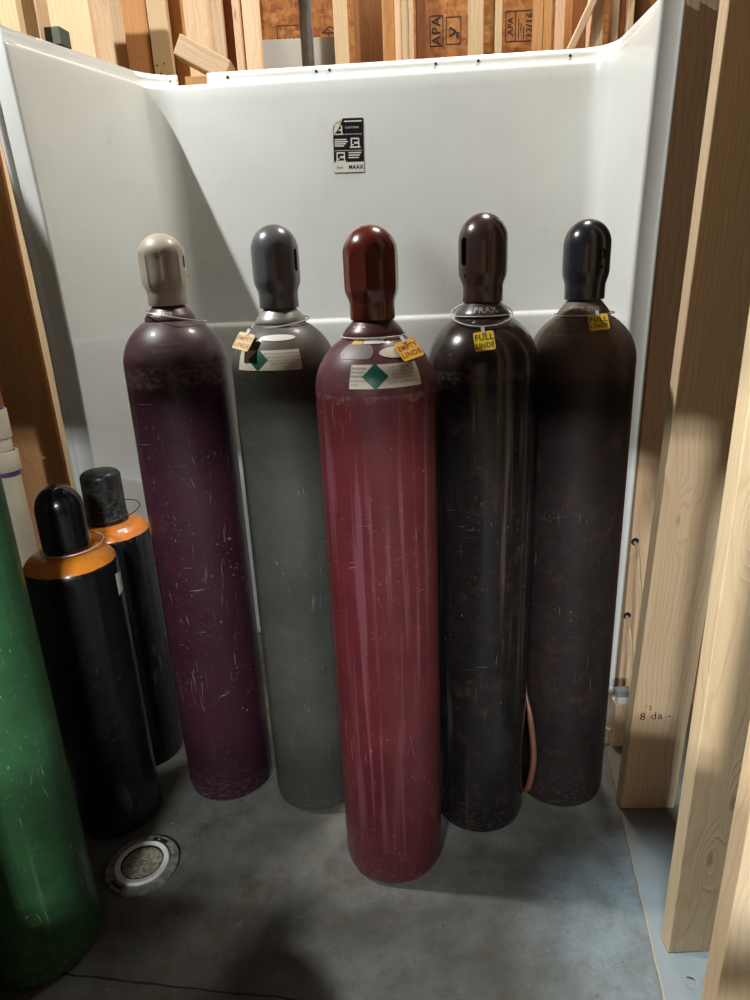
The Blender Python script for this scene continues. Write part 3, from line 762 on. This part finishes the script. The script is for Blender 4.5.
m4 = paint('black_brown_paint', (15, 12, 12), .20, .25, 5.2, .6, (84, 74, 72), drip=.4, drip_col=(72, 58, 54), dirt=.45, dirt_col=(26, 21, 20), rust=.35, band=(1.150, 1.172, .4), band_col=(84, 70, 68), split=1.15, split_col=(48, 38, 36), split_w=.04, soft=.06)
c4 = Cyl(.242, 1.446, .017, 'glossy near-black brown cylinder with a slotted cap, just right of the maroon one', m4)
m4b = plain('brown_neck', (84, 76, 74), .32, .4)
c4.collar(m4b, 'PRAX', th=.12, size=.018)
make_cap('valve_cap', plain('brown_cap_paint', (62, 46, 42), .28, 0, .4, .15, 16), c4.root, 1.302, .171, R=.0505, neck=.0420, flute=.02, nf=8,
         vents=((c4.tc-.88, .098, .009, .027), (c4.tc-.88+pi, .098, .009, .027), (c4.tc-.80, .052, .003, .0031)))['label'] = 'dark brown valve cap with a long slot'
c4.hang_tag(.04, 1.232, .12, [('FULL', .0175, .007), ('LINDE', .0150, -.010)], M_tagy, M_tgreen, 'yellow tag with green lettering hung from the wire loops of the glossy near-black cylinder', .040, .008,
            hoopz=1.2790, hoopr=.0630, tilt=(.03, .33), hc=(-.005, -.0198), hw=.0014, second=(1.2760, .0590, M_wire, (0, .01), 0, 0, .0011), pitch=.08)

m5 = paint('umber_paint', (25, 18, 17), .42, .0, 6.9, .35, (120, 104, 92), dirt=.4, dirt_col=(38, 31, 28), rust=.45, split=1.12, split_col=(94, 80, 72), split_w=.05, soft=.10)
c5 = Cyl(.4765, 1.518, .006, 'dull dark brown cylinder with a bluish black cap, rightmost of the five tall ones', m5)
m5b = plain('umber_neck', (112, 98, 90), .42, .2)
c5.collar(m5b, 'LINDE TNT', th=-.05, size=.0145, r0=.0565)
make_cap('valve_cap', plain('navy_cap_paint', (34, 35, 42), .25, 0, .5, .1, 16), c5.root, 1.294, .163, R=.0495, neck=.0425,
         flute=.004, nf=6, vents=((c5.tc+.70, .092, .0085, .0100), (c5.tc+.70+pi, .092, .0085, .0100), (c5.tc+.72, .066, .003, .0031)))['label'] = 'bluish black valve cap with a round hole'
c5.lines('stamped_letters', plain('stamp_worn', (132, 120, 110), .5), [('H2 AAM 1521', .013, -.42, 1.226, 'CENTER')], .0008)
c5.hang_tag(.41, 1.250, .10, [('FULL', .0170, .006), ('LINDE', .0150, -.010)], M_tagy, M_tgreen, 'yellow tag with green lettering at the neck of the dull brown cylinder', .040, .008, yaw=-.30, hoopz=1.2640, hoopr=.0650, hw=.0016, tilt=(.02, .0), pitch=.0)

# wire hoop on the purple one
wr = c1.hoop('wire_ring', None, 1.2920, .068, M_wire, (-.20, -.06), .012, 0, .0015)
tag(wr, 'tilted wire ring around the neck of the dark purple cylinder', 'wire ring')

# --- two shorter cylinders with orange shoulders
def short_cyl(x, y, H, capH, label, mb_, cap_m, flat, vents, capR, dome_z, group='gas cylinders standing on the concrete'):
    root = empty('gas_cylinder', (x, y, 0), label, 'gas cylinder', group)
    Rr = .107; zs = dome_z
    pr = [(0, .006), (.08, .006), (.094, .001), (.102, .004), (.108, .012), (Rr, .03)] + [(Rr, .03+(zs-.035)*k/16) for k in range(1, 17)]
    for k in range(1, 15):
        a = pi/2*k/14; pr.append((.052+(Rr-.052)*cos(a)**.8 if k < 14 else .052, zs+.044*sin(a)**1.1))
    zt = pr[-1][1]; pr += [(.040, zt+.004), (.032, zt+.01), (.031, zt+.035), (0, zt+.035)]
    mb = MB(); mb.lathe(pr, 96, th0=atan2(y, x)); mb.build('tank', mb_, root, sharp=28)
    make_cap('valve_cap', cap_m, root, H-capH, capH, R=capR, neck=capR, nf=0, flat=flat, vents=vents)
    return root
ms = paint('black_orange_paint', (14, 14, 16), .28, .4, 8.1, .45, (120, 118, 116), dirt=.2, dirt_col=(30, 26, 24), split=.746, split_col=(246, 140, 40), split_w=.004)
tcs = atan2(-1.475, .735)
k1 = short_cyl(-.735, 1.475, .937, .155, 'black cylinder with orange shoulder and smooth round cap, nearest the floor flange', ms, plain('black_cap_gloss', (12, 12, 14), .24, 0, .4), False, (), .0535, .730)
k2ms = paint('black_orange_paint_worn', (15, 15, 18), .3, .4, 9.4, .5, (120, 118, 116), dirt=.25, dirt_col=(60, 40, 24), split=.722, split_col=(235, 134, 54), split_w=.006)
tck = atan2(-1.735, .738)
k2 = short_cyl(-.738, 1.735, .898, .148, 'black cylinder with orange shoulder and scuffed flat-topped cap, behind the smooth-capped one', k2ms,
               paint('black_cap_worn', (24, 23, 22), .4, .2, 4.4, 1.2, (120, 114, 104), dirt=.5, dirt_col=(96, 90, 80)), True, ((tck+.62, .085, .0105, .014), (tck+.62+pi, .085, .0105, .014)), .0545, .708)
def ring_at(name, x, y, z, r, m, tilt, wr, label, dx=0, dy=0):
    mb = MB(); pts = [(x+dx+r*cos(2*pi*k/64), y+dy+r*sin(2*pi*k/64), z+r*cos(2*pi*k/64)*tilt[0]+r*sin(2*pi*k/64)*tilt[1]) for k in range(64)]
    mb.tube(pts, wr, 8, closed=True); return tag(mb.build(name, m, None), label, 'wire ring', 'wire rings on the short cylinders')
ring_at('wire_ring', -.735, 1.475, .787, .070, M_wire, (.06, .05), .0013, 'wire ring around the neck of the smooth-capped black cylinder', .012, .004)
ring_at('wire_ring', -.738, 1.735, .778, .075, M_wiredark, (.10, .10), .0014, 'wire ring around the neck of the scuffed flat-capped cylinder', .014, 0)
def side_label(root, R, th0, th1, z0, z1, m, name, tc):
    mb = MB(); vs = []
    for j in range(2):
        for i in range(9):
            a = tc+th0+(th1-th0)*i/8; zz = (z0, z1)[j] + (.006*(i/8) if j == 0 else -.004*(i/8)); vs.append(((R+.0009)*cos(a), (R+.0009)*sin(a), zz))
    mb.add(vs, [(i, i+1, 10+i, 9+i) for i in range(8)]); return mb.build(name, m, root)
side_label(k1, .107, .98, 1.32, .655, .712, M_paper, 'paper_label', tcs)
def top_label(root, tc, th, z, r, w, h, m):
    mb = MB(); vs = []
    for j in (0, 1):
        for i in range(5):
            a = tc+th+(i/4-.5)*w/r; rr = r-.010*j*h/.012; vs.append((rr*cos(a), rr*sin(a), z+h*j))
    mb.add(vs, [(i, i+1, 6+i, 5+i) for i in range(4)]); return mb.build('paper_label', m, root)
top_label(k1, tcs, -.15, .759, .0905, .022, .006, M_paper)
top_label(k2, tck, .35, .742, .0900, .026, .006, M_paper)

# --- green cylinders on the left
mg = paint('green_paint', (46, 86, 52), .42, .2, 11.2, .75, (150, 172, 140), drip=.35, drip_col=(78, 122, 84), dirt=.5, dirt_col=(26, 48, 30))
g1 = Cyl(-.770, 1.098, 0, 'tall green cylinder standing at the left edge of the photo', mg)
g1.collar(plain('green_neck', (54, 92, 60), .4), 'OXY', th=0)
make_cap('valve_cap', plain('green_cap_paint', (40, 84, 50), .35, 0, .3), g1.root, 1.285, .165, flute=.03, nf=8, vents=((g1.tc+.9, .095, .007, .02),))
mg2 = paint('pale_green_paint', (84, 108, 84), .5, .1, 12.9, .6, (150, 166, 140), dirt=.5, dirt_col=(52, 64, 50))
g2 = Cyl(-.868, .800, 0, 'greyish green cylinder just showing in the bottom left corner of the photo', mg2)
g2.collar(plain('pale_green_neck', (84, 104, 84), .4), 'OXY', th=0)
make_cap('valve_cap', plain('pale_green_cap', (84, 108, 84), .35, 0, .3), g2.root, 1.285, .165, flute=.03, nf=8, vents=((g2.tc+.9, .095, .007, .02),))

# ------------------------------------------------------------------ toilet flange in the floor
tf = empty('closet_flange', (-.615, 1.283, 0), 'round metal and plastic drain flange set in the floor beside the green cylinder', 'floor drain flange')
b = MB(); b.lathe([(.060, .000), (.088, .000), (.0885, .004), (.087, .0075), (.080, .0085), (.066, .0085), (.062, .0070), (.060, .0)], 72); b.build('metal_ring', M_flangemetal, tf)
b = MB(); b.lathe([(.0505, .002), (.0655, .002), (.0655, .012), (.063, .0145), (.057, .0145), (.0535, .0125), (.0505, .0125), (.0505, .002)], 72); b.build('plastic_collar', M_flangewhite, tf)
b = MB(); b.lathe([(.0505, .001), (.0505, .0135), (.0495, .0145), (.0485, .0135), (.0485, .001)], 72); b.build('gasket', M_dark, tf)
b = MB(); b.lathe([(0, .0105), (.030, .0108), (.044, .0105), (.0478, .0092), (.048, .0)], 72); b.build('test_plug', M_plug, tf)
for k, a in enumerate((.45, 1.3, 2.75, 3.6, 4.5, 5.6)):
    b = MB(); b.lathe([(0, .0115), (.0025, .0112), (.0036, .0098), (.0038, .008)], 12, cx=.0765*cos(a), cy=.0765*sin(a)); b.build('screw', M_galv, tf)
for a0, a1 in ((3.85, 4.35), (.95, 1.5)):
    b = MB(); vs = []
    for i in range(13):
        a = a0+(a1-a0)*i/12; vs += [(.071*cos(a), .071*sin(a), .0089), (.080*cos(a), .080*sin(a), .0089)]
    b.add(vs, [(2*i, 2*i+1, 2*i+3, 2*i+2) for i in range(12)]); b.build('slot', M_dark, tf, smooth=False)

# bolt hole in the sill strip
bh = empty('anchor_bolt_recess', (.585, .938, .006), 'round recess with a bolt in the grey sill strip, bottom right', 'bolt recess')
b = MB(); b.lathe([(.012, .0), (.014, .001), (.0145, .0004)], 24); b.build('rim', M_lip, bh)
b = MB(); b.lathe([(0, .0009), (.012, .0007), (.012, .0)], 24); b.build('recess', M_sill, bh)
b = MB()
vs = []
for i in range(13):
    a = .2+1.9*i/12; w = .0045*sin(pi*i/12); vs += [(.0122*cos(a), .0122*sin(a), .0012), ((.0122-w)*cos(a), (.0122-w)*sin(a), .0012)]
b.add(vs, [(2*i, 2*i+1, 2*i+3, 2*i+2) for i in range(12)]); b.build('gap', M_dark, bh, smooth=False)

# ------------------------------------------------------------------ pipes, hose, cables
pv = empty('plastic_pipe', (-.976, 1.72, 0), 'cream plastic drain pipe with couplings in front of the left stud', 'pipe')
b = MB(); b.tube([(.002, 0, 0), (.002, 0, .95)], .0300, 28); b.build('pipe', M_pvc, pv)
b = MB(); b.tube([(-.010, 0, .94), (-.016, 0, 2.6)], .0240, 28); b.build('pipe', M_pvc, pv)
def sleeve(z0, z1, r, dx, m, nm): 
    b = MB(); b.lathe([(r-.006, z0), (r-.001, z0), (r, z0+.003), (r, z1-.003), (r-.001, z1), (r-.006, z1)], 32, cx=dx); b.build(nm, m, pv)
sleeve(.912, .965, .0375, .0, M_pvc, 'coupling'); sleeve(.965, 1.000, .0315, -.004, M_pvc, 'coupling'); sleeve(1.000, 1.075, .0375, -.006, M_pvc, 'coupling')
sleeve(.898, .912, .0312, .002, M_purple, 'primer_band'); sleeve(1.075, 1.085, .0312, -.010, M_purple, 'primer_band')
b = MB(); b.box(-.042, -.030, -.040, .02, .89, .975); b.build('strap', M_galv, pv, smooth=False, bevel=.001)

def spline(pts, n=10):
    P = [Vector(p) for p in pts]; out = []
    for k in range(len(P)-1):
        p0 = P[max(0, k-1)]; p1 = P[k]; p2 = P[k+1]; p3 = P[min(len(P)-1, k+2)]
        for i in range(n):
            t = i/n; out.append(.5*((2*p1)+(-p0+p2)*t+(2*p0-5*p1+4*p2-p3)*t*t+(-p0+3*p1-3*p2+p3)*t**3))
    return out+[P[-1]]
hz = spline([(.3592, 1.482, 1.0), (.3592, 1.482, .6), (.3635, 1.462, .36), (.370, 1.428, .29), (.379, 1.410, .19), (.377, 1.410, .12), (.370, 1.43, .05), (.3592, 1.482, .018), (.35, 1.57, .008), (.30, 1.66, .0065), (.2, 1.70, .0065)])
b = MB(); b.tube(hz, [.0040 + .0038*max(0, min(1, (.34-p.z)/.06))*max(0, min(1, (1.46-p.y)/.04)) for p in hz], 12)
tag(b.build('rubber_hose', M_hose, None), 'thin orange hose looping to the floor between the two rightmost cylinders', 'hose')
# drilled holes with cables on the shaded stud
def cable(pts, lab):
    b = MB(); b.tube(spline(pts), .0055, 8); return tag(b.build('electrical_cable', M_romex, None), lab, 'cable', 'cables on the drilled stud')
cable([(.806, 1.935, .535), (.810, 1.905, .522), (.812, 1.880, .44), (.816, 1.86, .36), (.818, 1.86, .20)], 'upper tan cable coming out of a hole in the shaded stud')
cable([(.803, 1.935, .275), (.803, 1.905, .262), (.806, 1.87, .18), (.808, 1.86, .10), (.810, 1.86, .02)], 'lower tan cable coming out of a hole in the shaded stud')
b = MB()
for (x, z) in ((.806, .537), (.803, .277)):
    b.lathe([(0, -.0012), (.012, -.0012), (.012, .0)], 20)
    # keep the two drilled holes as parts of the stud below
b = None
st_d = [o for o in bpy.data.objects if o.get('label', '').startswith('shaded stud drilled')][0]
for (x, z) in ((.806, .537), (.803, .277)):
    b = MB(); b.lathe([(0, .0012), (.011, .0012), (.0125, .0)], 20)
    o = b.build('drilled_hole', M_dark, st_d, rot=(radians(90), 0, 0), loc=(x-.865, 1.925-1.944-.0004, z))
# pencilled note and dark stains on the noted stud
st_c = [o for o in bpy.data.objects if 'pencilled note low' in o.get('label', '')][0]
b = MB()
def sq(s, size, x, z, rot=0):
    v, f = text_geo(s, size); c_, s_ = cos(rot), sin(rot)
    b.add([(x+p.x*c_-p.y*s_, -.0195, z+p.x*s_+p.y*c_) for p in v], f)
sq('3', .018, -.030, .312, .1); sq('8 da -', .030, -.014, .288, .05)
b.add([(-.052, -.0195, .306), (-.040, -.0195, .316), (-.036, -.0195, .326), (-.043, -.0195, .314)], [(0,1,2,3)])
b.build('pencil_note', M_ink, st_c, smooth=False)

# small junction box, stub of wood and scraps between the surround and the stud
jb = empty('junction_box', (.690, 1.64, .155), 'small white and clear box fixed low behind the noted stud', 'box')
b = MB(); b.box(-.014, .016, -.012, .012, .0, .022); b.build('lid', M_paper, jb, smooth=False, bevel=.002)
b = MB(); b.box(-.018, .018, -.010, .016, .022, .044); b.build('box_body', plain('smoky_plastic', (130, 134, 138), .2), jb, smooth=False, bevel=.003)
b = MB(); b.box(.672, .712, 1.630, 1.668, .006, .155)
tag(b.build('wood_stub', M_fir, None, smooth=False, bevel=.002), 'upright wood stub under the small white box, behind the noted stud', 'wood block')
b = MB(); b.tube([(.630, 1.66, .062), (.668, 1.649, .052)], .0052, 8)
tag(b.build('wooden_dowel', M_pale, None), 'thin pale stick poking out beside the wood stub', 'stick')

# colourful things on a shelf seen through the gap between the studs
b = MB(); b.box(.98, 1.30, 1.78, 2.05, .735, .755); b.box(1.00, 1.04, 1.80, 2.03, 0, .735); b.box(1.24, 1.28, 1.80, 2.03, 0, .735)
tag(b.build('supply_shelf', M_brown, None, smooth=False, bevel=.002), 'wooden shelf holding bright supplies beyond the right studs', 'shelf')
def jug(x, y, r, h, m, mc, lab):
    root = empty('supply_bottle', (x, y, .755), lab, 'bottle', 'bright supplies beyond the right studs')
    b = MB(); b.lathe([(0, 0), (r*.9, 0), (r, .006), (r, h*.7), (r*.85, h*.8), (r*.4, h*.9), (r*.38, h*.93), (0, h*.93)], 28); b.build('bottle_body', m, root)
    b = MB(); b.lathe([(0, h*.91), (r*.46, h*.91), (r*.46, h), (0, h)], 20); b.build('bottle_cap', mc, root)
jug(1.075, 1.86, .040, .22, plain('pink_plastic', (206, 110, 104), .4), M_dark, 'pink bottle seen through the gap between the right studs')
jug(1.175, 1.99, .045, .30, plain('yellow_plastic', (226, 206, 40), .35), M_dark, 'yellow bottle seen through the gap between the right studs')
jug(1.075, 1.965, .042, .40, plain('orange_plastic', (222, 150, 50), .35), plain('orange_cap', (224, 140, 40), .4), 'tall orange bottle seen through the gap between the right studs')

# ------------------------------------------------------------------ light
def area(name, loc, target, sx_, sy_, power, col, roll=0.0):
    l = bpy.data.lights.new(name, 'AREA'); l.shape = 'RECTANGLE'; l.size = sx_; l.size_y = sy_; l.energy = power; l.color = col
    o = bpy.data.objects.new(name, l); COL.objects.link(o); o.location = loc
    d = Vector(target)-Vector(loc); o.rotation_euler = d.to_track_quat('-Z', 'Y').to_euler()
    return o
# shop light hung beyond the left studs, tube running front to back
l1 = area('shop_light', (-1.591, 1.45, 3.2), (0, 1.55, 1.0),   .04, .10, 78, (.98, 1.0, .99))
d = Vector((-.207, -.5, 0)).normalized(); zdir = -Vector((.66, .10, -.74)); zdir = (zdir-d*zdir.dot(d)).normalized()
l1.matrix_world = Matrix((d.cross(zdir).normalized(), d, zdir)).transposed().to_4x4(); l1.location = (-1.591, 1.45, 3.2)
# lamp of the workshop beyond the doorway: four tubes in one fixture
for k in range(4):
    yy = -3.4 - .07*k
    area('workshop_light', (.18, yy, 3.2), (.18, yy+1.0, 2.55), .6, .03, 80, (.82, .93, 1.0))
for k in range(2):
    yy = -3.4 - .1*k
    area('side_workshop_light', (-1.35, yy, 3.2), (-1.05, yy+1.0, 2.55), .7, .03, 125, (.92, .97, 1.0))
# soft ceiling light beyond the right wall
area('ceiling_light', (.60, 2.22, 3.3), (-.4, 2.22, 1.4), .4, .30, 34, (1.0, .955, .88))
# unseen cool spot, added to lay a bluish daylight patch on the right floor
sl = bpy.data.lights.new('floor_patch_spot', 'SPOT'); sl.energy = 450; sl.color = (.58, .80, 1.0); sl.spot_size = radians(15); sl.spot_blend = 1.0; sl.shadow_soft_size = .06
so_ = bpy.data.objects.new('floor_patch_spot', sl); COL.objects.link(so_); so_.location = (.46, .84, 2.6); so_.rotation_euler = (Vector((.57, 1.0, 0))-Vector((.46, .84, 2.6))).to_track_quat('-Z', 'Y').to_euler()
w = bpy.data.worlds.new('world'); scn.world = w; w.use_nodes = True
w.node_tree.nodes['Background'].inputs[0].default_value = (.8, .85, 1, 1); w.node_tree.nodes['Background'].inputs[1].default_value = .01
vs_ = scn.view_settings; vs_.view_transform = 'Standard'; vs_.look = 'None'; vs_.gamma = 1; vs_.use_curve_mapping = False; vs_.exposure = 0.0
scn.display_settings.display_device = 'sRGB'
